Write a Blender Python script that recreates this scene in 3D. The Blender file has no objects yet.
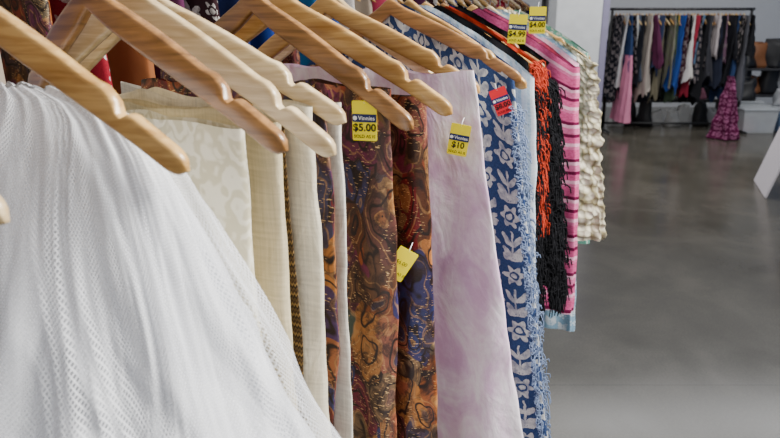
import bpy, math, random
from mathutils import Vector, Matrix, noise
random.seed(7)
H=1.45
scene=bpy.context.scene
COL=scene.collection
# ------------------------------------------------------------------ helpers
def nd(nt,typ,ins=None,**at):
    n=nt.nodes.new(typ)
    for k,v in at.items(): setattr(n,k,v)
    if ins:
        for k,v in ins.items():
            s=n.inputs[k]
            if isinstance(v,bpy.types.NodeSocket): nt.links.new(v,s)
            else: s.default_value=v
    return n
def ma(nt,op,a,b=None,c=None):
    n=nt.nodes.new('ShaderNodeMath'); n.operation=op
    for i,v in enumerate((a,b,c)):
        if v is None: continue
        if isinstance(v,bpy.types.NodeSocket): nt.links.new(v,n.inputs[i])
        else: n.inputs[i].default_value=v
    return n.outputs[0]
def c4(c): return (c[0],c[1],c[2],1.0)
def srgb(r,g,b):
    f=lambda v:(v/255/12.92 if v/255<=.04045 else ((v/255+.055)/1.055)**2.4)
    return (f(r),f(g),f(b))
def base(name,rough=.85,spec=.2):
    m=bpy.data.materials.new(name); m.use_nodes=True
    nt=m.node_tree; b=nt.nodes['Principled BSDF']
    b.inputs['Roughness'].default_value=rough
    b.inputs['Specular IOR Level'].default_value=spec
    return m,nt,b
def ramp(nt,fac,stops,interp='LINEAR'):
    n=nt.nodes.new('ShaderNodeValToRGB'); cr=n.color_ramp; cr.interpolation=interp
    while len(cr.elements)<len(stops): cr.elements.new(.5)
    for e,(p,c) in zip(cr.elements,stops): e.position=p; e.color=c4(c)
    nt.links.new(fac,n.inputs[0]); return n.outputs[0]
def mix(nt,fac,a,b,mode='MIX'):
    n=nt.nodes.new('ShaderNodeMix'); n.data_type='RGBA'; n.blend_type=mode
    for s,v in ((n.inputs[0],fac),(n.inputs[6],a),(n.inputs[7],b)):
        if isinstance(v,bpy.types.NodeSocket): nt.links.new(v,s)
        elif isinstance(v,tuple): s.default_value=c4(v)
        else: s.default_value=v
    return n.outputs[2]
def uvs(nt,sx=1,sy=1):
    u=nd(nt,'ShaderNodeUVMap')
    mp=nd(nt,'ShaderNodeMapping',{'Vector':u.outputs[0],'Scale':(sx,sy,1)})
    return mp.outputs[0]
def bump(nt,b,h,st=.3,dist=.002):
    n=nd(nt,'ShaderNodeBump',{'Height':h,'Strength':st,'Distance':dist})
    nt.links.new(n.outputs[0],b.inputs['Normal'])
def weave(nt,b,st=.35,sc=900):
    a=nd(nt,'ShaderNodeTexNoise',{'Vector':uvs(nt,sc,sc*.12),'Scale':1.0})
    c=nd(nt,'ShaderNodeTexNoise',{'Vector':uvs(nt,sc*.12,sc),'Scale':1.0})
    h=ma(nt,'ADD',a.outputs[0],c.outputs[0]); bump(nt,b,h,st,.001); return h
MATS={}
def plain(name,col,rough=.85,spec=.2,metal=0,var=.0,bmp=False):
    if name in MATS: return MATS[name]
    m,nt,b=base(name,rough,spec); b.inputs['Metallic'].default_value=metal
    tc=nd(nt,'ShaderNodeTexCoord')
    n=nd(nt,'ShaderNodeTexNoise',{'Vector':tc.outputs['Object'],'Scale':9.0,'Detail':4.0})
    k=.12 if var==0 else var
    c=mix(nt,n.outputs[0],tuple(max(0,x*(1-k)) for x in col),tuple(min(1,x*(1+k)) for x in col))
    nt.links.new(c,b.inputs['Base Color'])
    if bmp: weave(nt,b)
    MATS[name]=m; return m
def m_wood(name,dark,light):
    m,nt,b=base(name,.32,.45)
    tc=nd(nt,'ShaderNodeTexCoord')
    oi=nd(nt,'ShaderNodeObjectInfo')
    rr=ma(nt,'MULTIPLY',oi.outputs['Random'],7.0)
    cx=nd(nt,'ShaderNodeCombineXYZ',{'X':rr,'Y':rr,'Z':rr})
    off=nd(nt,'ShaderNodeVectorMath',{0:tc.outputs['Object'],1:cx.outputs[0]},operation='ADD')
    mp=nd(nt,'ShaderNodeMapping',{'Vector':off.outputs[0],'Scale':(7,70,120)})
    n=nd(nt,'ShaderNodeTexNoise',{'Vector':mp.outputs[0],'Scale':1.2,'Detail':6.0,'Distortion':.8})
    mp2=nd(nt,'ShaderNodeMapping',{'Vector':off.outputs[0],'Scale':(5,16,26)})
    n2=nd(nt,'ShaderNodeTexNoise',{'Vector':mp2.outputs[0],'Scale':1.5,'Detail':3.0})
    f=ma(nt,'ADD',ma(nt,'MULTIPLY',n.outputs[0],.6),ma(nt,'MULTIPLY',n2.outputs[0],.4))
    mid=tuple((x+y)/2 for x,y in zip(dark,light))
    nt.links.new(ramp(nt,f,[(.36,dark),(.5,mid),(.60,light)]),b.inputs['Base Color'])
    bump(nt,b,n.outputs[0],.12,.0006)
    b.inputs['Coat Weight'].default_value=.35; b.inputs['Coat Roughness'].default_value=.22
    return m
WOODS=[m_wood('wood_honey',srgb(162,116,56),srgb(212,170,104)),
       m_wood('wood_brown',srgb(108,72,34),srgb(168,120,68)),
       m_wood('wood_pale',srgb(184,154,108),srgb(228,204,160))]
def m_linen(name,col,slub=.15):
    m,nt,b=base(name,.92,.1)
    n=nd(nt,'ShaderNodeTexNoise',{'Vector':uvs(nt,300,14),'Scale':1.0,'Detail':3.0})
    n2=nd(nt,'ShaderNodeTexNoise',{'Vector':uvs(nt,14,260),'Scale':1.0,'Detail':3.0})
    n3=nd(nt,'ShaderNodeTexNoise',{'Vector':uvs(nt,22,16),'Scale':1.0,'Detail':5.0,'Distortion':1.0})
    f=ma(nt,'MULTIPLY',ma(nt,'ADD',n.outputs[0],n2.outputs[0]),.5)
    c=ramp(nt,f,[(.35,tuple(x*(1-slub) for x in col)),(.65,tuple(min(1,x*(1+slub)) for x in col))])
    nt.links.new(c,b.inputs['Base Color']); bump(nt,b,ma(nt,'ADD',ma(nt,'MULTIPLY',f,.15),n3.outputs[0]),.7,.006); return m
def warped(nt,sx,sy,amt,ns=1.0):
    v=uvs(nt,sx,sy)
    w=nd(nt,'ShaderNodeTexNoise',{'Vector':v,'Scale':ns,'Detail':2.0})
    s=nd(nt,'ShaderNodeVectorMath',{0:w.outputs[1],'Scale':amt},operation='SCALE')
    return nd(nt,'ShaderNodeVectorMath',{0:v,1:s.outputs[0]},operation='ADD').outputs[0]
def m_jacquard():
    m,nt,b=base('cream_jacquard',.5,.4)
    v=nd(nt,'ShaderNodeTexVoronoi',{'Vector':warped(nt,30,26,2.2),'Scale':1.0},feature='F1')
    f=ma(nt,'PINGPONG',ma(nt,'MULTIPLY',v.outputs[0],2.2),.5)
    c=ramp(nt,f,[(.15,srgb(232,224,200)),(.34,srgb(206,196,164))])
    nt.links.new(c,b.inputs['Base Color']); bump(nt,b,f,.5,.001); return m
def m_paisley(name='brown_paisley',sc=22):
    """curling teardrop motifs in rust, maroon, navy and gold with sparse metallic threads"""
    m,nt,b=base(name,.40,.4)
    vec=warped(nt,sc,sc*.66,2.0,.75)
    v=nd(nt,'ShaderNodeTexVoronoi',{'Vector':vec,'Scale':1.0},feature='F1')
    cell=nd(nt,'ShaderNodeSeparateColor',{0:v.outputs[1]})
    basec=ramp(nt,cell.outputs[0],[(.0,srgb(62,36,24)),(.16,srgb(158,86,42)),(.30,srgb(122,30,32)),(.44,srgb(40,52,100)),(.56,srgb(94,66,36)),(.70,srgb(104,34,66)),(.84,srgb(182,116,54)),(1,srgb(56,78,70))])
    alt=ramp(nt,cell.outputs[1],[(.0,srgb(48,28,22)),(.3,srgb(124,44,34)),(.55,srgb(150,104,56)),(.8,srgb(44,44,78)),(1,srgb(170,96,60))])
    rings=ma(nt,'PINGPONG',ma(nt,'MULTIPLY',v.outputs[0],2.6),.5)
    inner=ma(nt,'LESS_THAN',v.outputs[0],.22)
    c=mix(nt,inner,basec,alt)
    c=mix(nt,ramp(nt,rings,[(.05,(0,0,0)),(.14,(1,1,1))]),srgb(32,20,18),c)
    hi=ramp(nt,rings,[(.42,(0,0,0)),(.47,(1,1,1))])
    c=mix(nt,ma(nt,'MULTIPLY',hi,.5),c,srgb(190,142,88))
    sp=nd(nt,'ShaderNodeTexNoise',{'Vector':uvs(nt,30,22),'Scale':1.0,'Detail':5.0,'Roughness':.75,'Distortion':1.5})
    c=mix(nt,ramp(nt,sp.outputs[0],[(.46,(0,0,0)),(.60,(.85,.85,.85))]),c,srgb(48,30,24))
    g=nd(nt,'ShaderNodeTexNoise',{'Vector':uvs(nt,120,480),'Scale':1.0,'Detail':2.0})
    g2=nd(nt,'ShaderNodeTexNoise',{'Vector':uvs(nt,16,9),'Scale':1.0,'Detail':1.0})
    gm=ma(nt,'MULTIPLY',ma(nt,'GREATER_THAN',g.outputs[0],.64),ma(nt,'GREATER_THAN',g2.outputs[0],.50))
    c=mix(nt,ma(nt,'MULTIPLY',gm,.8),c,srgb(240,200,140))
    nt.links.new(c,b.inputs['Base Color']); nt.links.new(ma(nt,'MULTIPLY',gm,.8),b.inputs['Metallic'])
    h=ma(nt,'ADD',ma(nt,'MULTIPLY',rings,.4),ma(nt,'MULTIPLY',g.outputs[0],.6)); bump(nt,b,h,.5,.0015)
    return m
def m_tiedye(name,a,bc,c3,sx=7,sy=4):
    m,nt,b=base(name,.9,.1)
    n=nd(nt,'ShaderNodeTexNoise',{'Vector':uvs(nt,sx,sy),'Scale':1.0,'Detail':7.0,'Roughness':.62,'Distortion':1.2})
    n2=nd(nt,'ShaderNodeTexNoise',{'Vector':uvs(nt,90,60),'Scale':1.0,'Detail':3.0})
    f=ma(nt,'ADD',ma(nt,'MULTIPLY',n.outputs[0],.85),ma(nt,'MULTIPLY',n2.outputs[0],.15))
    n3=nd(nt,'ShaderNodeTexNoise',{'Vector':uvs(nt,20,12),'Scale':1.0,'Detail':4.0,'Distortion':1.0})
    nt.links.new(ramp(nt,f,[(.38,a),(.5,bc),(.60,c3)]),b.inputs['Base Color']); bump(nt,b,ma(nt,'ADD',n3.outputs[0],ma(nt,'MULTIPLY',n2.outputs[0],.2)),.6,.006); return m
def m_floral(name,bg,fg,cell=.055,petals=5,dense=False,warp=.010):
    """rows of flowers alternating with leafy sprigs on a stem"""
    m,nt,b=base(name,.9,.1)
    v=warped(nt,1,1,warp,40.0)
    sp=nd(nt,'ShaderNodeSeparateXYZ',{0:v})
    X=ma(nt,'DIVIDE',sp.outputs[0],cell); Y=ma(nt,'DIVIDE',sp.outputs[1],cell*1.2)
    col=ma(nt,'FLOOR',X); Y=ma(nt,'ADD',Y,ma(nt,'MULTIPLY',col,.5 if not dense else 1.0))
    row=ma(nt,'FLOOR',Y); par=ma(nt,'ABSOLUTE',ma(nt,'MODULO',row,2.0))
    fx=ma(nt,'SUBTRACT',ma(nt,'FRACT',X),.5); fy=ma(nt,'MULTIPLY',ma(nt,'SUBTRACT',ma(nt,'FRACT',Y),.5),1.2)
    r=ma(nt,'SQRT',ma(nt,'ADD',ma(nt,'MULTIPLY',fx,fx),ma(nt,'MULTIPLY',fy,fy)))
    th=ma(nt,'ARCTAN2',fy,fx)
    R=ma(nt,'ADD',.38 if dense else .28,ma(nt,'MULTIPLY',ma(nt,'COSINE',ma(nt,'MULTIPLY',th,float(petals))),.09))
    fl=ma(nt,'MULTIPLY',ma(nt,'LESS_THAN',r,R),ma(nt,'GREATER_THAN',ma(nt,'ABSOLUTE',ma(nt,'SUBTRACT',r,.17)),.04))
    lx=ma(nt,'SUBTRACT',ma(nt,'ABSOLUTE',fx),.22)
    def leaf(dy):
        y=ma(nt,'ADD',fy,dy)
        u=ma(nt,'MULTIPLY',ma(nt,'ADD',lx,y),.707); w=ma(nt,'MULTIPLY',ma(nt,'SUBTRACT',y,lx),.707)
        q=ma(nt,'ADD',ma(nt,'POWER',ma(nt,'ABSOLUTE',ma(nt,'DIVIDE',u,.29)),2.0),ma(nt,'POWER',ma(nt,'ABSOLUTE',ma(nt,'DIVIDE',w,.12)),2.0))
        return ma(nt,'LESS_THAN',q,1.0)
    lf=ma(nt,'MAXIMUM',leaf(.27),leaf(-.22))
    lf=ma(nt,'MAXIMUM',lf,leaf(.02) if not dense else ma(nt,'MAXIMUM',ma(nt,'LESS_THAN',ma(nt,'ABSOLUTE',fx),.04),leaf(.52)))
    f=ma(nt,'ADD',ma(nt,'MULTIPLY',fl,par),ma(nt,'MULTIPLY',lf,ma(nt,'SUBTRACT',1.0,par)))
    n=nd(nt,'ShaderNodeTexNoise',{'Vector':uvs(nt,420,260),'Scale':1.0})
    nf=nd(nt,'ShaderNodeTexNoise',{'Vector':uvs(nt,60,60),'Scale':1.0,'Detail':3.0})
    bgc=mix(nt,n.outputs[0],tuple(x*.5 for x in bg),tuple(min(1,x*1.5) for x in bg))
    fade=ramp(nt,nf.outputs[0],[(.35,(.4,.4,.4)),(.55,(.95,.95,.95))])
    fw=ma(nt,'MULTIPLY',ma(nt,'MULTIPLY',f,ma(nt,'ADD',.5,ma(nt,'MULTIPLY',n.outputs[0],.75))),fade)
    nt.links.new(mix(nt,fw,bgc,fg),b.inputs['Base Color']); bump(nt,b,n.outputs[0],.5,.0012); return m
def m_stripes(name,cols,period,axis=1,rough=.9,wob=.0,ov=.4):
    m,nt,b=base(name,rough,.1)
    sp=nd(nt,'ShaderNodeSeparateXYZ',{0:warped(nt,1,1,.003,30.0)})
    o=ma(nt,'DIVIDE',sp.outputs[axis],period)
    if wob:
        zz=ma(nt,'PINGPONG',ma(nt,'MULTIPLY',sp.outputs[1-axis],1/period*3),.5)
        o=ma(nt,'ADD',o,ma(nt,'MULTIPLY',zz,wob))
    f=ma(nt,'FRACT',o); k=len(cols)
    c=ramp(nt,f,[(i/k,c) for i,c in enumerate(cols)],'CONSTANT')
    n=nd(nt,'ShaderNodeTexNoise',{'Vector':uvs(nt,120,260),'Scale':1.0,'Detail':2.0})
    c=mix(nt,ov,c,ramp(nt,n.outputs[0],[(.35,(.25,.25,.25)),(.65,(.8,.8,.8))]),'OVERLAY')
    nt.links.new(c,b.inputs['Base Color'])
    weave(nt,b); return m
def m_crochet(name,col,dark):
    m,nt,b=base(name,.95,.05)
    v=nd(nt,'ShaderNodeTexVoronoi',{'Vector':uvs(nt,64,54),'Scale':1.0,'Randomness':.7})
    nt.links.new(ramp(nt,v.outputs[0],[(.35,col),(.75,dark)]),b.inputs['Base Color'])
    h=ma(nt,'SUBTRACT',1.0,v.outputs[0]); bump(nt,b,h,1.0,.010); return m
def m_tulle(name='white_tulle',sc=150.0,lo=(204,207,214),hi=(246,247,250),bs=.25):
    m,nt,b=base(name,.85,.12)
    def net(ang):
        u=nd(nt,'ShaderNodeUVMap')
        mp=nd(nt,'ShaderNodeMapping',{'Vector':u.outputs[0],'Rotation':(0,0,ang)})
        w=nd(nt,'ShaderNodeTexWave',{'Vector':mp.outputs[0],'Scale':sc,'Distortion':5.0,'Detail':1.0,'Detail Scale':.10},wave_profile='SIN')
        return w.outputs['Fac']
    f=ma(nt,'MAXIMUM',net(.8),net(-.8))
    big=nd(nt,'ShaderNodeTexNoise',{'Vector':uvs(nt,14,5),'Scale':1.0,'Detail':6.0,'Distortion':1.2})
    f2=ma(nt,'MULTIPLY',ma(nt,'ADD',.35,ma(nt,'MULTIPLY',f,.65)),ma(nt,'ADD',.45,ma(nt,'MULTIPLY',big.outputs[0],1.1)))
    c=ramp(nt,f2,[(.30,srgb(*lo)),(.95,srgb(*hi))])
    nt.links.new(c,b.inputs['Base Color']); bump(nt,b,f,bs,.0008)
    b.inputs['Sheen Weight'].default_value=.2
    return m,nt,b,f
M_TULLE=m_tulle('white_tulle',150.0,(184,186,196))[0]
M_VEIL,_nt,_b,_f=m_tulle('white_tulle_sheer',82.0,(222,223,228),bs=.3)
a_=nd(_nt,'ShaderNodeMapRange',{'Value':_f,'From Min':.45,'From Max':.98,'To Min':.06,'To Max':.62})
_nt.links.new(a_.outputs[0],_b.inputs['Alpha'])
M_BLACKMETAL=plain('black_powder_coat',(.012,.012,.013),.4,.5)
M_STEEL=plain('steel_hook',(.45,.45,.46),.28,.5,1.0)
M_YEL=plain('tag_yellow',srgb(252,232,10),.5,.3,var=.02)
M_RED=plain('tag_red',srgb(214,30,44),.5,.3,var=.02)
M_NAVY=plain('tag_navy',srgb(20,34,90),.5,.3,var=.02)
M_INK=plain('ink_black',(.01,.01,.012),.6,.2)
M_WHITE=plain('print_white',(.9,.9,.9),.6,.2,var=.02)

def newmesh(name,vs,fs,mat,smooth=True,uv=None):
    me=bpy.data.meshes.new(name); me.from_pydata(vs,[],fs)
    if uv:
        l=me.uv_layers.new(name='UVMap')
        k=0
        for p in me.polygons:
            for li in p.loop_indices:
                l.data[li].uv=uv[k]; k+=1
    if mat: me.materials.append(mat)
    if smooth:
        for p in me.polygons: p.use_smooth=True
    me.update(); return me
def addobj(name,me,loc=(0,0,0),rz=0,parent=None,rot=None):
    o=bpy.data.objects.new(name,me); COL.objects.link(o)
    if parent: o.parent=parent
    o.location=loc
    if rot: o.rotation_euler=rot
    else: o.rotation_euler=(0,0,rz)
    return o
def tag(o,label,cat,group=None,kind=None):
    o['label']=label; o['category']=cat
    if group: o['group']=group
    if kind: o['kind']=kind
class Frame:
    def __init__(s,ox,oy,deg): s.o=(ox,oy); s.a=math.radians(deg)
    def P(f,s,w,z):
        c,sn=math.cos(f.a),math.sin(f.a)
        return Vector((f.o[0]+w*c-s*sn, f.o[1]+w*sn+s*c, H+z))
MAIN=Frame(0,0,-30)
RW=-.55; RZ=.088
NECKZ=.022; TIPZ=-.115; ARM=.235
def armz(d,neck=NECKZ,tip=TIPZ,L=ARM):
    t=min(1.0,abs(d)/L)
    return neck+(tip-neck)*(.80*t+.20*t**2.2)
# ------------------------------------------------------------------ hanger
def hanger_mesh(L,drop,mat,bow=.02,hh0=.0124,hh1=.0100,dd=.0062,seg=56,cs=16):
    vs=[];fs=[]
    n=seg*2
    for i in range(n+1):
        a=-1+2*i/n; t=abs(a)
        x=a*L; zc=-drop*(.80*t+.20*t**2.2)
        hh=hh0+(hh1-hh0)*t+.003*math.sin(min(1,t*1.2)*math.pi)
        top=hh; bot=hh
        top-=.0108*math.exp(-((t-.76)/.019)**2)
        top+=.003*math.exp(-((t-.68)/.03)**2)
        top+=.008*math.exp(-(t/.07)**2)
        bot-=.003*math.exp(-(t/.10)**2)
        d=dd*(1-.15*t)
        if t>.94:
            k=math.sqrt(max(0.0,1-((t-.94)/.06)**2)); k=max(k,.05); top*=k;bot*=k; d*=max(k,.3)
        y=bow*t*t
        sl=math.atan(drop/L)*(-1 if a>0 else 1)*min(1,t*5)
        for j in range(cs):
            an=2*math.pi*j/cs; c=math.cos(an); s=math.sin(an)
            yy=d*math.copysign(abs(c)**.34,c); zz=(top if s>0 else bot)*math.copysign(abs(s)**.5,s)
            vs.append((x-zz*math.sin(sl),y+yy,zc+zz*math.cos(sl)))
    for i in range(n):
        for j in range(cs):
            k=(j+1)%cs
            fs.append((i*cs+j,i*cs+k,(i+1)*cs+k,(i+1)*cs+j))
    fs.append(tuple(reversed(range(cs)))); fs.append(tuple(n*cs+j for j in range(cs)))
    fs=[tuple(reversed(f)) for f in fs]
    return newmesh('hanger_body',vs,fs,mat)
def tube_mesh(pts,r,mat,name='tube',cs=8):
    vs=[];fs=[]; n=len(pts); pts=[Vector(p) for p in pts]
    up=Vector((0,1,0.001))
    for i,p in enumerate(pts):
        a=pts[max(0,i-1)]; b=pts[min(n-1,i+1)]; t=(b-a).normalized()
        if abs(t.dot(up))>.95: side=t.cross(Vector((1,0,0))).normalized()
        else: side=t.cross(up).normalized()
        o=side.cross(t)
        rr=r[i] if isinstance(r,(list,tuple)) else r
        for j in range(cs):
            an=2*math.pi*j/cs; v=p+side*math.cos(an)*rr+o*math.sin(an)*rr; vs.append(tuple(v))
    for i in range(n-1):
        for j in range(cs):
            k=(j+1)%cs; fs.append((i*cs+j,i*cs+k,(i+1)*cs+k,(i+1)*cs+j))
    fs.append(tuple(reversed(range(cs)))); fs.append(tuple((n-1)*cs+j for j in range(cs)))
    return newmesh(name,vs,fs,mat)
def hook_pts(h,r=.019):
    pts=[(0,0,.0),(0,0,h-r*1.6)]
    for k in range(15):
        a=math.radians(-50+ k*(250/14))
        pts.append((r*math.cos(a)*1.0,0,h+r*math.sin(a)))
    return pts
HMESH={}
def hanger(fr,s,w,yaw=0,mi=0,L=ARM,neck=NECKZ,drop=-(TIPZ-NECKZ),roll=0,railz=RZ,label=None,group='wooden hangers on the near rail',small=False,bar=False):
    root=bpy.data.objects.new('clothes_hanger',None); COL.objects.link(root); root.empty_display_size=.05
    root.location=fr.P(s,w,neck); root.rotation_euler=(0,roll,fr.a+math.radians(yaw))
    tag(root,label or ['honey varnished wooden clothes hanger on black rail','brown wooden contoured hanger hooked on the rail','pale wooden clothes hanger with strap notches'][mi],'hanger',group)
    key=(mi,L,drop,small)
    if key not in HMESH:
        HMESH[key]=hanger_mesh(L,drop,WOODS[mi],seg=10 if small else 56,cs=6 if small else 16)
    addobj('body',HMESH[key],parent=root)
    hk=('hook',railz-neck)
    if hk not in HMESH: HMESH[hk]=tube_mesh(hook_pts(railz-neck),.0019,M_STEEL,'hook',6)
    addobj('hook',HMESH[hk],parent=root)
    if bar:
        if 'bar' not in HMESH: HMESH['bar']=tube_mesh([(-L*.86,.014,-drop*.9),(L*.86,.014,-drop*.9)],.0055,WOODS[2],'trouser_bar',10)
        addobj('trouser_bar',HMESH['bar'],parent=root)
    return root
# ------------------------------------------------------------------ garment
def garment(fr,name,label,cat,s,wi0,wo0,zt,zb,mat,fi=.03,fo=.04,tt=.02,tb=.035,amp=.005,k=12,seed=0,p=1.0,top='flat',
            nq=170,nz=72,pleat=.004,pk=60,hem=.006,ss=0.0,neckw=None,group=None,off=.0,endround=.6,neck=NECKZ,lump=0,lumpf=22,wr=.0035,ew=.010):
    wc=(wi0+wo0)/2; vs=[]
    rnd=random.Random(seed*13+5); ph=rnd.random()*6.28; zo=seed*3.7
    nw=neckw if neckw is not None else RW
    def sec(t,z,q):
        c=math.cos(2*math.pi*q); sn=math.sin(2*math.pi*q)
        wi=wi0-fi*t**p; wo=wo0+fo*t**p
        th=tt+(tb-tt)*t
        x=(wi+wo)/2+(wo-wi)/2*c
        y2=th/2*math.copysign(abs(sn)**endround,sn); y=y2
        A=amp*(.3+.7*t)
        edge=abs(c)**6
        fold=math.sin(k*2*math.pi*x+ph+2.2*noise.noise(Vector((x*4,z*1.3,zo))))+.9*noise.noise(Vector((x*22,z*2.5,zo)))
        y+=A*fold*(1.0 if sn>=0 else .8)*(1-.4*edge)
        x+=edge*math.copysign(1,c)*(pleat*(.3+.7*t)*math.sin(pk*2*math.pi*y2+ph+2*noise.noise(Vector((z*2.5,y2*10,zo))))+ew*noise.noise(Vector((z*4.5,3,zo)))+.003*noise.noise(Vector((z*17,3,zo))))
        y+=ss*t+.012*noise.noise(Vector((z*3,x*2,zo+9)))*t
        y+=wr*(noise.noise(Vector((x*13+z*5,z*11,zo+sn)))+.5*noise.noise(Vector((x*30-z*14,z*24,zo+sn))))
        if lump:
            l=lump*noise.noise(Vector((x*lumpf,z*lumpf,zo+y2*20))); y+=l*(1 if sn>0 else -1); x+=edge*l*1.6
        return x,y
    L=0;pv=None;us=[]
    for j in range(nq+1):
        x,y=sec(.6,zt+(zb-zt)*.6,j/nq)
        if pv: L+=math.hypot(x-pv[0],y-pv[1])
        us.append(L); pv=(x,y)
    for i in range(nz+1):
        t=i/nz; z=zt+(zb-zt)*t
        for j in range(nq):
            x,y=sec(t,z,j/nq)
            zz=z
            if top=='arm':
                zz+=(armz(x-nw,neck,neck+TIPZ-NECKZ)+.013+off-zt)*(1-t)**3
            else: zz+=-.006*(1-t)**6*noise.noise(Vector((x*14,seed,1)))*2
            if i==nz: zz+=hem*noise.noise(Vector((x*9,y*20,zo)))
            vs.append((x-wc,y,zz-zt))
    fs=[];uv=[]
    for i in range(nz):
        for j in range(nq):
            kk=(j+1)%nq
            va=zt+(zb-zt)*i/nz; vb=zt+(zb-zt)*(i+1)/nz
            fs.append((i*nq+kk,(i+1)*nq+kk,(i+1)*nq+j,i*nq+j))
            uv+=[(us[j+1],va),(us[j+1],vb),(us[j],vb),(us[j],va)]
    me=newmesh(name,vs,fs,mat,uv=uv)
    o=addobj(name,me,fr.P(s,wc,zt),fr.a)
    tag(o,label,cat,group)
    o['wc']=wc; o['zt']=zt
    return o
# ------------------------------------------------------------------ price tag
def textmesh(txt,size,mat,bold=.0):
    cu=bpy.data.curves.new('t','FONT'); cu.body=txt; cu.size=size; cu.align_x='CENTER'; cu.align_y='CENTER'; cu.offset=bold; cu.resolution_u=3
    ob=bpy.data.objects.new('t',cu); COL.objects.link(ob)
    dg=bpy.context.evaluated_depsgraph_get()
    me=bpy.data.meshes.new_from_object(ob.evaluated_get(dg)); 
    bpy.data.objects.remove(ob); me.materials.clear(); me.materials.append(mat); return me
def card(w,h,r,t,mat,name='card'):
    pts=[]
    for cx,cy,a0 in ((w/2-r,h/2-r,0),(-w/2+r,h/2-r,90),(-w/2+r,-h/2+r,180),(w/2-r,-h/2+r,270)):
        for k in range(5):
            a=math.radians(a0+k*22.5); pts.append((cx+r*math.cos(a),cy+r*math.sin(a)))
    n=len(pts)
    vs=[(x,0,y) for x,y in pts]+[(x,t,y) for x,y in pts]
    fs=[tuple(range(n)),tuple(reversed(range(n,2*n)))]+[(i,i+n,(i+1)%n+n,(i+1)%n) for i in range(n)]
    return newmesh(name,vs,fs,mat,smooth=False)
def price_tag(parent,w,ds,z,price,sc=1.0,rot=(0,0,0),red=False,faint=False):
    W,Hh=.036*sc,.058*sc
    t=addobj('price_tag',card(W,Hh,.002,.0006,M_RED if red else M_YEL,'price_tag'),parent=parent,
             loc=(w-parent['wc'],ds,z-parent['zt']),rot=rot)
    t['label']='red swing price tag' if red else 'yellow swing price tag printed with price'
    def tx(nm,txt,size,mat,x,z,b=0):
        return addobj(nm,textmesh(txt,size,mat,b),parent=t,loc=(x,-.0009,z),rot=(math.pi/2,0,0))
    addobj('barb',tube_mesh([(0,0,Hh*.44),(0,.004,Hh*.55),(.001,.012,Hh*.66)],.0006,M_WHITE,'barb',5),parent=t)
    if faint:
        tx('terms_text','SOLD AS IS',Hh*.13,M_INK,0,-Hh*.30,.0)
        tx('price_text',price,Hh*.16,M_INK,0,Hh*.05,.0)
        return t
    addobj('header_band',card(W*.98,Hh*.20,.001,.0003,M_NAVY,'header_band'),parent=t,loc=(0,-.0004,Hh*.07))
    tx('brand_text','Vinnies',Hh*.145,M_WHITE,W*.09,Hh*.07,.00005)
    em=newmesh('emblem',[(math.cos(a*.5236)*Hh*.055,0,math.sin(a*.5236)*Hh*.055) for a in range(12)],[tuple(range(12))],M_WHITE,False)
    addobj('emblem',em,parent=t,loc=(-W*.38,-.0008,Hh*.07))
    tx('price_text',price,Hh*.26,M_INK,0,-Hh*.17,.0003)
    tx('terms_text','SOLD AS IS',Hh*.11,M_INK,0,-Hh*.39,.00005)
    return t
# ================================================================== materials for garments
LINEN=m_linen('cream_linen',srgb(212,202,178)); LINEN2=m_linen('grey_linen',srgb(210,204,190)); LINENW=m_linen('oat_linen',srgb(196,182,148))
JAC=m_jacquard(); PAIS=m_paisley()
LAV=m_tiedye('lavender_tie_dye',srgb(218,180,212),srgb(234,210,228),srgb(245,234,241),12,7)
PINKTD=m_tiedye('pink_tie_dye',srgb(236,140,184),srgb(238,200,220),srgb(160,200,228),12,12)
DEN=m_floral('denim_floral',srgb(50,68,106),srgb(208,208,202),.048,6,True,.017)
BLUEF=m_floral('blue_floral',srgb(36,76,140),srgb(190,205,225),.036,5,True)
PALES=m_stripes('pale_blue_stripe',[srgb(214,224,232),srgb(190,208,220),srgb(226,230,234)],.02,0)
TRIM=m_stripes('black_gold_trim',[srgb(40,34,28),srgb(130,104,62),srgb(56,42,32),srgb(90,70,44)],.012,1,.5,.6)
P1=srgb(206,86,136);P2=srgb(218,112,156);PD=srgb(104,20,60);PL=srgb(236,170,196)
PINKZ=m_stripes('pink_woven_bands',[P1,P1,P2,PL,P1,P1,PD,P2,P2,PL,PD,P1],.10,1,.9)
CRO=m_crochet('cream_crochet',srgb(240,232,206),srgb(158,148,114))
BLK=plain('black_cloth',(.010,.010,.012),.9,.1,bmp=True)
RUST=plain('rust_wool',srgb(172,58,38),.9,.1)
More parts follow.
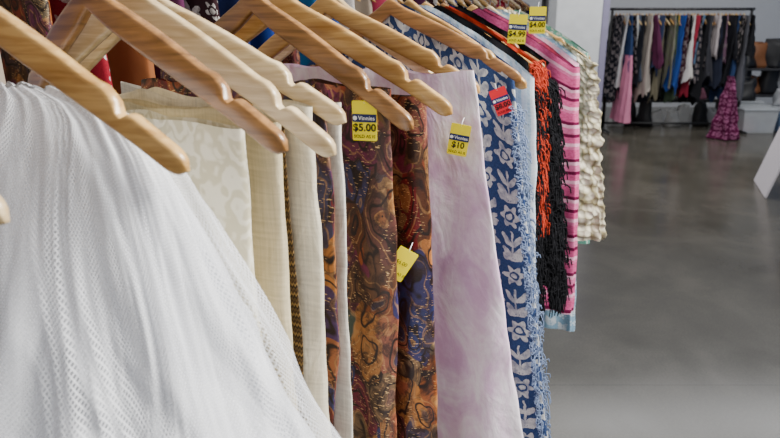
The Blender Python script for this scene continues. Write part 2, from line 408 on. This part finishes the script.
# ================================================================== main rack
def rack(fr,s0,s1,w,railz,label,footw=(-.25,.25),r=.0125,group=None):
    root=bpy.data.objects.new('clothes_rack',None); COL.objects.link(root)
    root.location=fr.P((s0+s1)/2,w,-H); root.rotation_euler=(0,0,fr.a); tag(root,label,'clothes rack',group)
    hl=(s1-s0)/2; zr=railz+H
    def T(nm,pts,rr): return addobj(nm,tube_mesh(pts,rr,M_BLACKMETAL,nm,14),parent=root)
    T('rail',[(0,-hl-.03,zr),(0,hl+.03,zr)],r)
    for y in (-hl,hl):
        T('upright',[(0,y,.03),(0,y,zr)],r)
        T('foot',[(footw[0],y,.02),(footw[1],y,.02)],.014)
    T('base_bar',[(0,-hl,.10),(0,hl,.10)],r*.8)
    return root
rack(MAIN,-.35,1.98,RW,RZ,'long black metal clothes rack full of garments',(-.25,.06))
HG=[(.262,-.03,2,0,False),(.364,.0,-5,1,False),(.402,.012,2,2,False),(.445,-.025,6,2,False),
    (.575,.018,-7,1,False),(.622,.025,3,0,False),(.755,.0,6,0,False),(.81,-.02,-6,2,True),
    (.955,.0,4,1,False),(1.01,.01,-6,0,True),(1.16,-.03,4,0,False),(1.25,-.03,-5,1,False),(1.40,-.02,4,0,False),
    (1.49,-.01,-4,2,False),(1.60,-.02,4,0,False),(1.70,-.03,0,0,False),(.13,-.05,6,2,False),(.19,-.12,-9,1,False),(.03,-.04,-2,0,False)]
for s,dw,yaw,mi,bar in HG:
    hanger(MAIN,s,RW+dw,yaw,mi,bar=bar,roll=random.uniform(-.07,.07))
# ---- tulle skirt
def lerp_tab(tab,x):
    for (a,b),(c,d) in zip(tab,tab[1:]):
        if x<=c: return b+(d-b)*(x-a)/(c-a)
    return tab[-1][1]
def tulle(name,scale,mat,seed,amp,parent=None,lo=1.0):
    z0=-.058;z1=-.98; wc=-.64; sc=.30
    tabo=[(.0,-.505),(.008,-.455),(.022,-.425),(.045,-.402),(.08,-.380),(.13,-.353),(.19,-.322),(.26,-.292),(.45,-.220),(.70,-.15),(1,-.10)]
    nq,nz=640,110; vs=[];fs=[];uv=[]
    for i in range(nz+1):
        t=i/nz; tt=t**1.3; dz=(z1-z0)*tt; z=z0+dz
        wo=lerp_tab(tabo,-dz)+scale*min(1,t*8); hw=wo-wc
        th=.010+.10*min(1,tt*2.4)+.12*tt+scale*min(1,t*8)
        for j in range(nq):
            a=2*math.pi*j/nq; c=math.cos(a); sn=math.sin(a)
            A=amp*(.08+min(1,tt*1.8))
            w_=2.6*noise.noise(Vector((c*2.5,sn*2.5,seed+tt*4.0)))
            c2=math.cos(a+.24*w_); s2=math.sin(a+.24*w_)
            f=1.8*noise.noise(Vector((c2*4.2*lo,s2*4.2*lo,seed+tt*2.0)))
            f+=.40*(1-2.4*abs(noise.noise(Vector((c2*9*lo,s2*9*lo,seed+tt*3.0)))))
            f+=.14*noise.noise(Vector((c*28,sn*28,seed+tt*4)))
            f+=.9*noise.noise(Vector((c*5,sn*5,seed+tt*7)))
            x=hw*c+A*(f-.3)*c*1.2; y=th*math.copysign(abs(sn)**.8,sn)+A*f*sn*1.6
            zz=z+.006*noise.noise(Vector((c*12,sn*12,3)))*(1-tt)
            vs.append((x,y,zz-z0))
    for i in range(nz):
        for j in range(nq):
            k=(j+1)%nq; fs.append((i*nq+j,i*nq+k,(i+1)*nq+k,(i+1)*nq+j))
            L=2.2; v0=-((i/nz)**1.3)*.98; v1=-(((i+1)/nz)**1.3)*.98
            uv+=[(L*j/nq,v0),(L*(j+1)/nq,v0),(L*(j+1)/nq,v1),(L*j/nq,v1)]
    me=newmesh(name,vs,fs,mat,uv=uv)
    if parent: return addobj(name,me,parent=parent)
    return addobj(name,me,MAIN.P(sc,wc,z0),MAIN.a)
tu=tulle('tulle_skirt',0,M_TULLE,2.0,.020); tag(tu,'full white tulle skirt with gathered layers on wooden hanger','skirt')
ve=tulle('sheer_overlay',.018,M_VEIL,7.0,.020,parent=tu,lo=.8); ve['label']='sheer white net outer layer'
# ---- other garments, near to far
G=lambda *a,**k: garment(MAIN,*a,**k)
G('skirt','cream jacquard skirt with faint floral weave','skirt',.393,-.72,-.392,-.095,-1.0,JAC,fo=.05,tt=.022,tb=.034,amp=.011,seed=1,k=7)
G('trousers','oat coloured linen trousers hanging folded','trousers',.43,-.74,-.374,-.09,-1.0,LINENW,fo=.037,tt=.02,tb=.026,amp=.006,seed=2)
G('scarf','narrow black and gold embroidered trim scarf','scarf',.450,-.60,-.384,-.10,-.98,TRIM,fo=.028,tt=.005,tb=.005,amp=.002,seed=3,nq=80,wr=.002)
G('trousers','cream linen trousers with slubby weave','trousers',.469,-.74,-.362,-.085,-1.0,LINEN,fo=.018,tt=.022,tb=.030,amp=.008,seed=4,k=14)
G('scarf','thin brown paisley scarf with gold thread edge','scarf',.496,-.66,-.369,-.07,-.98,PAIS,fo=.018,tt=.008,tb=.010,amp=.004,seed=5,nq=90,ew=.020,wr=.002)
G('skirt','pale grey linen skirt with soft folds','skirt',.522,-.74,-.360,-.085,-1.0,LINEN2,fo=.008,tt=.016,tb=.022,amp=.006,seed=6)
br=G('skirt','brown paisley skirt shot with metallic gold thread','skirt',.610,-.76,-.350,-.078,-1.02,PAIS,fo=.018,tt=.022,tb=.044,amp=.015,seed=7,k=10)
price_tag(br,-.360,-.046,-.112,'$5.00',.82,(0.05,0,.3))
br2=G('skirt','second dark brown paisley skirt with gold flecks','skirt',.685,-.76,-.338,-.095,-1.02,PAIS,fo=.042,tt=.026,tb=.054,amp=.014,seed=8,k=13,pleat=.007)
price_tag(br2,-.350,-.050,-.316,'$6.00',.80,(.05,.55,.6),faint=True)
lv=G('trousers','lavender and white tie dye wide trousers','trousers',.790,-.78,-.323,-.072,-1.05,LAV,fo=.195,tt=.026,tb=.06,amp=.016,seed=9,k=7,pleat=.006)
price_tag(lv,-.322,-.035,-.164,'$10',.80,(.05,.15,.3))
dn=G('dress','blue denim dress printed with white flowers','dress',.985,-.80,-.32,-.06,-1.12,DEN,fo=.15,tt=.03,tb=.06,amp=.014,seed=10,top='arm',k=7)
price_tag(dn,-.331,-.03,-.132,'$8.00',.8,(.05,-.4,.4),red=True)
G('shirt','blue shirt with pale leafy print','shirt',1.04,-.78,-.34,-.05,-.7,BLUEF,fo=.04,tt=.03,tb=.04,seed=11,top='arm')
G('dress','pale blue and white striped dress','dress',1.09,-.8,-.315,-.05,-.72,PALES,fo=.04,tt=.03,tb=.04,seed=12,top='arm',amp=.008)
bk=G('shawl','black shawl with long fringed edge','shawl',1.16,-.8,-.342,-.05,-.60,BLK,fo=.04,tt=.02,tb=.05,seed=13,top='arm',amp=.008,lump=.008)
rs=G('shawl','rust red knitted shawl with tasselled edge','shawl',1.205,-.78,-.342,-.03,-.40,RUST,fo=.03,tt=.02,tb=.02,seed=14,top='arm',lump=.012,lumpf=45)
price_tag(rs,-.380,-.03,-.014,'$4.99',1.0,(.05,.05,.25))
bk2=G('shawl','black shaggy knitted cardigan','cardigan',1.27,-.8,-.345,-.05,-.60,BLK,fo=.06,tt=.03,tb=.07,seed=19,top='arm',amp=.008,lump=.016,lumpf=40)
pk=G('dress','pink woven dress with horizontal bands','dress',1.41,-.82,-.308,-.05,-.72,PINKZ,fo=.042,tt=.05,tb=.07,seed=15,top='arm',amp=.010)
price_tag(pk,-.398,-.035,.004,'$4.00',1.05,(.05,0,.25))
G('dress','pastel pink and blue tie dye dress','dress',1.475,-.82,-.322,-.03,-.56,PINKTD,fo=.022,tt=.04,tb=.05,seed=16,top='arm',amp=.01)
G('dress','long white and blue floral dress','dress',1.53,-.8,-.335,-.05,-.84,m_floral('pale_floral',srgb(140,176,200),srgb(226,232,236),.03),fo=.05,tt=.03,tb=.05,seed=18,top='arm',amp=.01)
G('cardigan','chunky cream crochet cardigan with bobbled edge','cardigan',1.60,-.82,-.304,-.03,-.585,CRO,fo=.060,tt=.05,tb=.08,seed=17,top='arm',amp=.010,lump=.009,nz=140,nq=320,lumpf=45)
G('dress','green and white leafy print dress','dress',1.69,-.82,-.342,-.03,-.64,m_floral('green_floral',srgb(110,170,150),srgb(228,232,226),.035),fo=.04,tt=.04,tb=.05,seed=21,top='arm')
# fringes
def fringe(parent,name,fw,zt,zb,mat,n=150,ln=.02,seed=0,droop=.5,th=.0011,slab=.03,yo=0):
    r=random.Random(seed); vs=[];fs=[]
    for i in range(n):
        z=zt+(zb-zt)*(i+r.random())/n
        w=fw(z); y=yo+(r.random()-.5)*slab; l=ln*(.4+1.1*r.random())
        dx=l*(.3+.7*r.random())*(1-droop*.35); dy=(r.random()-.6)*l*1.3; cu=(r.random()-.5)*l*1.2
        pts=[]
        for k in range(6):
            t=k/5; pts.append(Vector((w-.010+dx*math.sin(t*1.5),y+dy*t+cu*math.sin(t*5),z-l*droop*t*t*1.5+.35*cu*math.sin(t*6))))
        b=len(vs)
        for k,pnt in enumerate(pts):
            for q in range(3):
                a=q*2.094; vs.append((pnt.x+math.cos(a)*th-parent['wc'],pnt.y+math.sin(a)*th,pnt.z+math.sin(a+.7)*th-parent['zt']))
        for k in range(5):
            for q in range(3):
                q2=(q+1)%3; fs.append((b+k*3+q,b+k*3+q2,b+k*3+3+q2,b+k*3+3+q))
    o=addobj(name,newmesh(name,vs,fs,mat),parent=parent); o['kind']='stuff'; return o
M_THREAD=plain('denim_thread',srgb(118,134,164))
fringe(dn,'fringe',lambda z:-.32+.15*((-.06-z)/1.06),-.14,-1.1,M_THREAD,1400,.017,1,.4,.0009,.055)
fringe(bk,'fringe',lambda z:-.342+.04*((-.05-z)/.55),-.12,-.60,BLK,1500,.030,2,.6,.0012,.07)
fringe(rs,'fringe',lambda z:-.342+.03*((-.03-z)/.37),-.08,-.42,RUST,1300,.024,3,.5,.0012,.06,-.015)
fringe(bk2,'fringe',lambda z:-.345+.06*((-.05-z)/.55),-.12,-.62,BLK,2600,.032,4,.5,.0014,.09)
# ================================================================== second rack behind
RW2=-1.18; RZ2=.26; NK2=.195
rack(MAIN,-.6,3.3,RW2,RZ2,'black metal clothes rack with mixed shirts',(-.25,.25))
pal=[(130,26,40),(20,44,110),(150,136,120),(44,26,30),(36,80,150),(130,78,44),(26,30,38),(160,50,76),(24,36,80),(190,185,180),(80,32,66),(20,80,124)]
s=-.45;i=0
while s<3.2:
    c=pal[(i*5)%len(pal)]; nm='cloth_%d_%d_%d'%c
    mt=plain(nm,srgb(*c),bmp=True) if i%3 else m_floral('print_%d'%i,srgb(*c),srgb(200,195,190),.06)
    if i%7==4: mt=PAIS
    zb=-.7-.2*random.random()
    garment(MAIN,'shirt',['red','blue','cream','dark','printed'][i%5]+' shirt on the second rack','shirt',s+.02,RW2-.23,RW2+.22,.14,zb,mt,fo=.03,tt=.03,tb=.06,amp=.009,seed=40+i,top='arm',nq=60,nz=24,neckw=RW2,neck=NK2,group='shirts on the second rack')
    hanger(MAIN,s,RW2,random.uniform(-4,4),i%3,neck=NK2,railz=RZ2,group='hangers on the second rack',small=True)
    s+=.09; i+=1
# ================================================================== far rack
FAR=Frame(2.93,7.9,-92)
FRZ=.165
rack(FAR,0,1.80,0,FRZ,'black metal rack of dark and bright clothes',(-.28,.28),r=.018)
cols=[(24,26,34),(60,64,76),(200,200,200),(50,70,110),(28,28,32),(222,222,220),(90,100,120),(30,32,40),(34,34,40),(170,160,150),(90,40,70),(26,30,40),
      (225,223,220),(50,60,90),(110,104,86),(28,28,30),(130,130,110),(70,86,66),(210,170,60),(40,70,140),(60,30,40),(30,30,34),(215,210,205),(150,40,60),(36,36,44),(90,120,150),(26,26,30),(60,60,66),(20,20,24),(190,180,180),(40,44,60),(24,24,30),(120,90,110),(30,30,36),(24,24,28),(50,70,110),(30,30,30),(90,90,96),(26,26,30),(36,36,46)]
rf=random.Random(11); s=.05
for i,c in enumerate(cols):
    hanger(FAR,s,0,rf.uniform(-10,10),i%3,neck=FRZ-.07,railz=FRZ,group='hangers on the far rack',small=True,L=.2)
    nm='farcloth_%d_%d_%d'%c
    nmc='black' if sum(c)<120 else 'white' if sum(c)>560 else 'coloured'
    ln=rf.choice([-.42,-.55,-.68,-.80,-.95])-.08*rf.random()
    mt=plain(nm,srgb(*c)) if i%4 else m_floral('farprint_%d'%i,srgb(*c),srgb(140,130,130),.07)
    garment(FAR,'garment',nmc+' garment hanging on the crowded rack','clothing',s,-.2,.13+.14*rf.random(),FRZ-.08,ln,mt,fo=-.05+.12*rf.random(),fi=.03,tt=.03,tb=.05+.10*rf.random(),amp=.03,k=5,seed=100+i,nq=48,nz=16,hem=.16,ss=rf.uniform(-.08,.08),group='garments on the far rack',pleat=.025,pk=14,wr=.012)
    s+=.030+.026*rf.random()
    if s>1.74: break
garment(FAR,'dress','pale pink dress hanging low','dress',.20,-.1,.28,-.42,-1.30,plain('pink_dress',srgb(224,140,170)),fo=.05,tt=.05,tb=.14,amp=.03,seed=140,nq=60,nz=20,wr=.01)
garment(FAR,'cloth_bag','slumped dark plum patterned cloth bag with narrow top','bag',1.36,.50,.58,-.66,-1.44,m_floral('plum_print',srgb(84,22,58),srgb(166,100,136),.085,5,True),fo=.12,fi=.10,tt=.05,tb=.30,amp=.03,k=3,seed=145,nq=90,nz=30,pleat=.02,pk=7,ss=.0,lump=.03,lumpf=7,hem=.0,wr=.012,p=.8)
# ================================================================== things near far rack
def box_mesh(w,d,h,bev=.01,name='box',mat=None):
    import bmesh
    bm=bmesh.new(); bmesh.ops.create_cube(bm,size=1)
    for v in bm.verts: v.co=Vector((v.co.x*w,v.co.y*d,(v.co.z+.5)*h))
    if bev: bmesh.ops.bevel(bm,geom=bm.edges[:],offset=bev,segments=3,affect='EDGES',profile=.5)
    me=bpy.data.meshes.new(name); bm.to_mesh(me); bm.free()
    if mat: me.materials.append(mat)
    return me
def bag(x,y,z,w,d,h,mat,label,rz=0):
    root=bpy.data.objects.new('handbag',None); COL.objects.link(root); root.location=(x,y,z); root.rotation_euler=(0,0,rz)
    tag(root,label,'bag',None)
    vs=[];fs=[];nq,nz=24,8
    sd=x*7+z*3
    for i in range(nz+1):
        t=i/nz; k=(1-.5*t)*(1 if 0<i<nz else .9)
        for j in range(nq):
            a=2*math.pi*j/nq; c=math.cos(a); s_=math.sin(a)
            q=1+.35*noise.noise(Vector((c,s_+t*2,sd)))
            vs.append((q*w/2*(1-.25*t)*math.copysign(abs(c)**.7,c),q*d/2*k*math.copysign(abs(s_)**.7,s_),h*t*(1+.35*noise.noise(Vector((c*1.5,s_,sd+5)))*t)))
    for i in range(nz):
        for j in range(nq):
            kx=(j+1)%nq; fs.append((i*nq+j,i*nq+kx,(i+1)*nq+kx,(i+1)*nq+j))
    fs.append(tuple(reversed(range(nq)))); fs.append(tuple(nz*nq+j for j in range(nq)))
    addobj('body',newmesh('body',vs,fs,mat),parent=root)
    pts=[(-w*.22,0,h*.85)]+[(-w*.22*math.cos(k*math.pi/8),0,h*.95+h*.12*math.sin(k*math.pi/8)) for k in range(9)]
    addobj('handle',tube_mesh(pts,.008,mat,'handle',8),parent=root)
    return root
bb=plain('black_leather',(.015,.015,.017),.45,.4); bw=plain('white_leather',(.6,.6,.58),.5,.3); bt=plain('tan_leather',srgb(130,84,54),.5,.3); bbl=plain('blue_leather',srgb(70,90,130),.5,.3); bpk=plain('pink_leather',srgb(190,120,140),.5,.3); bg_=plain('grey_canvas',srgb(150,152,156),.8,.2)
bc=[(bw,'white'),(bw,'white'),(bg_,'grey'),(bw,'white'),(bb,'black'),(bbl,'blue'),(bw,'white'),(bb,'black'),(bpk,'pink'),(bb,'black')]
for i in range(10):
    m_,n_=bc[i]
    bag(3.25+i*.155,8.5+.12*(i%2),.36,.24,.18,.18+.34*rf.random(),m_,n_+' soft bag piled on low bench',rf.uniform(-.6,.6))
for i in range(8):
    m_,n_=bc[(i*3+1)%10]
    bag(3.25+i*.2,8.25+.1*(i%2),0,.22,.18,.14+.22*rf.random(),m_,n_+' soft bag on the floor beneath the rack',rf.uniform(-.6,.6))
def bench(x,y,w,d,h,label,col):
    root=bpy.data.objects.new('display_bench',None); COL.objects.link(root); root.location=(x,y,0); tag(root,label,'bench')
    m=plain('bench_'+label.split()[0],col,.5,.3)
    addobj('bench_top',box_mesh(w,d,.04,.006,'bench_top',m),parent=root,loc=(0,0,h-.04))
    for sx in (-1,1):
        for sy in (-1,1): addobj('leg',box_mesh(.04,.04,h-.04,.004,'leg',m),parent=root,loc=(sx*(w/2-.03),sy*(d/2-.03),0))
bench(3.93,8.56,1.7,.42,.36,'dark low display bench piled with bags',(.03,.03,.03))
def shelf(x,y,w,d,levels,label):
    root=bpy.data.objects.new('shelving_unit',None); COL.objects.link(root); root.location=(x,y,0); tag(root,label,'shelf')
    m=plain('shelf_dark',(.05,.05,.055),.5,.3)
    for z in levels: addobj('shelf_board',box_mesh(w,d,.03,.004,'shelf_board',m),parent=root,loc=(0,0,z-.03))
    for sx in (-1,1):
        for sy in (-1,1): addobj('post',box_mesh(.035,.035,max(levels)+.02,.003,'post',m),parent=root,loc=(sx*w/2,sy*d/2,0))
shelf(5.75,8.6,1.3,.4,[.42,.80],'dark metal shelving unit heaped with bags')
k=0
for z in (.42,.80):
    for q in range(7):
        mt,nmn=[(bb,'black'),(bw,'white'),(bg_,'grey'),(bt,'tan'),(bb,'black'),(bbl,'blue'),(bb,'black')][(k*3)%7]
        bag(5.20+q*.18,8.6+.06*(q%2)-.03,z,.28,.22,.18+.28*rf.random(),mt,nmn+' bag heaped on the dark shelf',rf.uniform(-.9,.9)); k+=1
def crate(x,y,label,col,w=.42,d=.32,h=.26,z=0,rz=0,clear=False):
    root=bpy.data.objects.new('storage_box',None); COL.objects.link(root); root.location=(x,y,z); root.rotation_euler=(0,0,rz); tag(root,label,'box')
    m=plain('box_plastic_'+label.split()[0],col,.3,.4); mb=plain('lid_grey',srgb(170,174,178),.4,.3)
    if clear: m.node_tree.nodes['Principled BSDF'].inputs['Alpha'].default_value=.45
    vs=[]
    for zz,kx in ((0,.88),(h,1.0),(h,.95),(.01,.83)):
        for a,b in ((-1,-1),(1,-1),(1,1),(-1,1)): vs.append((a*w/2*kx,b*d/2*kx,zz))
    fs=[(3,2,1,0),(12,13,14,15)]
    for l in range(3):
        for j in range(4): fs.append((l*4+j,l*4+(j+1)%4,l*4+4+(j+1)%4,l*4+4+j))
    addobj('body',newmesh('body',vs,fs,m,False),parent=root)
    addobj('lid',box_mesh(w*1.04,d*1.04,.03,.008,'lid',mb),parent=root,loc=(0,0,h))
crate(4.93,7.8,'clear plastic storage box with grey lid',srgb(222,225,228),.46,.34,.30,clear=True)
bag(4.85,7.8,.012,.2,.18,.18,bpk,'pink cloth item inside the clear box',.3)
bag(5.02,7.8,.012,.18,.16,.2,bbl,'blue cloth item inside the clear box',.1)
crate(5.42,7.95,'blue plastic storage box with grey lid',srgb(90,110,140),.4,.32,.3,0,.2)
crate(5.05,8.25,'white plastic storage box with grey lid',srgb(200,204,206),.4,.3,.34,0,-.15)
bag(5.42,7.95,.33,.3,.24,.22,bg_,'grey crumpled bag lying on a storage box',-.2)
bag(5.05,8.25,.37,.3,.24,.3,bb,'black crumpled bag lying on a storage box',-.2)
def board():
    root=bpy.data.objects.new('a_frame_sign',None); COL.objects.link(root); root.location=(3.55,4.88,0); root.rotation_euler=(0,0,math.radians(66))
    tag(root,'plain white folding floor sign with sloping panels','sign')
    m=plain('sign_white',srgb(238,230,236),.4,.3,var=.03)
    a=math.radians(15)
    for sgn in (-1,1):
        addobj('panel',box_mesh(.62,.018,1.0,.005,'panel',m),parent=root,loc=(0,sgn*.265,.0),rot=(sgn*a,0,0))
board()
# ================================================================== setting
def structure(name,me,loc,rz=0):
    o=addobj(name,me,loc,rz); o['kind']='structure'; o['label']=name.replace('_',' '); o['category']=name.split('_')[0]; return o
mf,nt,b=base('polished_concrete',.2,.45)
tc=nd(nt,'ShaderNodeTexCoord')
n1=nd(nt,'ShaderNodeTexNoise',{'Vector':tc.outputs['Object'],'Scale':2.0,'Detail':10.0,'Roughness':.6,'Distortion':.3})
n2=nd(nt,'ShaderNodeTexNoise',{'Vector':tc.outputs['Object'],'Scale':110.0,'Detail':3.0})
f=ma(nt,'ADD',ma(nt,'MULTIPLY',n1.outputs[0],.7),ma(nt,'MULTIPLY',n2.outputs[0],.3))
fc=ramp(nt,f,[(.36,srgb(70,66,58)),(.5,srgb(82,78,69)),(.64,srgb(97,92,82))])
sx_=nd(nt,'ShaderNodeSeparateXYZ',{0:tc.outputs['Object']})
def joint(o,per,sh): return ma(nt,'LESS_THAN',ma(nt,'ABSOLUTE',ma(nt,'SUBTRACT',ma(nt,'FRACT',ma(nt,'DIVIDE',ma(nt,'ADD',o,sh),per)),.5)),.0022/per)
jm=ma(nt,'MAXIMUM',joint(sx_.outputs[0],3.6,.4),joint(sx_.outputs[1],3.6,1.1))
fc=mix(nt,ma(nt,'MULTIPLY',jm,.6),fc,srgb(34,31,27))
nt.links.new(fc,b.inputs['Base Color'])
r=nd(nt,'ShaderNodeMapRange',{'Value':n1.outputs[0],'From Min':.3,'From Max':.7,'To Min':.15,'To Max':.24}); nt.links.new(r.outputs[0],b.inputs['Roughness'])
structure('floor',box_mesh(16,18,.1,0,'floor',mf),(1.5,5,-.1))
WALL=plain('wall_paint',srgb(205,207,211),.8,.2,var=.03)
structure('wall_back',box_mesh(16,.12,3.6,0,'wall_back',WALL),(1.5,10.2,0))
structure('wall_right',box_mesh(.12,16,3.6,0,'wall_right',plain('wall_blue',srgb(130,150,180),.8,.2)),(7.2,4,0))
structure('wall_left',box_mesh(.12,16,3.6,0,'wall_left',WALL),(-4.2,4,0))
structure('trim_1',box_mesh(.08,.3,3.6,.01,'pillar',plain('pillar_lilac',srgb(160,154,182),.6,.3)),(2.58,7.3,0))
structure('trim_2',box_mesh(.55,.3,3.6,.01,'pillar',plain('pillar_white',srgb(240,242,243),.6,.3)),(2.26,7.3,0))
# ================================================================== light
w=bpy.data.worlds.new('world'); scene.world=w; w.use_nodes=True
bg=w.node_tree.nodes['Background']; bg.inputs[0].default_value=(.975,.98,1,1); bg.inputs[1].default_value=.76
def area(loc,target,size,sy,e,col=(1,1,1),spread=180):
    l=bpy.data.lights.new('area','AREA'); l.shape='RECTANGLE'; l.size=size; l.size_y=sy; l.energy=e; l.color=col; l.spread=math.radians(spread)
    o=bpy.data.objects.new('added_area_light',l); COL.objects.link(o); o.location=loc  # lamps added to light the set; no ceiling is built
    o.rotation_euler=(Vector(target)-Vector(loc)).to_track_quat('-Z','Y').to_euler(); return o
area((1.9,.3,3.0),(-.2,.9,1.15),1.2,.8,44,(1,.98,.94),70)  # added key lamp for side contrast, spread narrowed off the near floor
area((3.5,6,3.3),(3.5,6,0),4,1,85)
# ================================================================== camera
cd=bpy.data.cameras.new('camera'); cam=bpy.data.objects.new('camera',cd); COL.objects.link(cam)
cam.location=(0,0,H); th=math.atan((165-22)/580)
cam.rotation_euler=(math.pi/2-th,0,0)
cd.sensor_width=36; cd.lens=580/780*36; cd.shift_y=-(219-165)/780; cd.clip_start=.02
cd.dof.use_dof=True; cd.dof.focus_distance=.85; cd.dof.aperture_fstop=8
scene.camera=cam
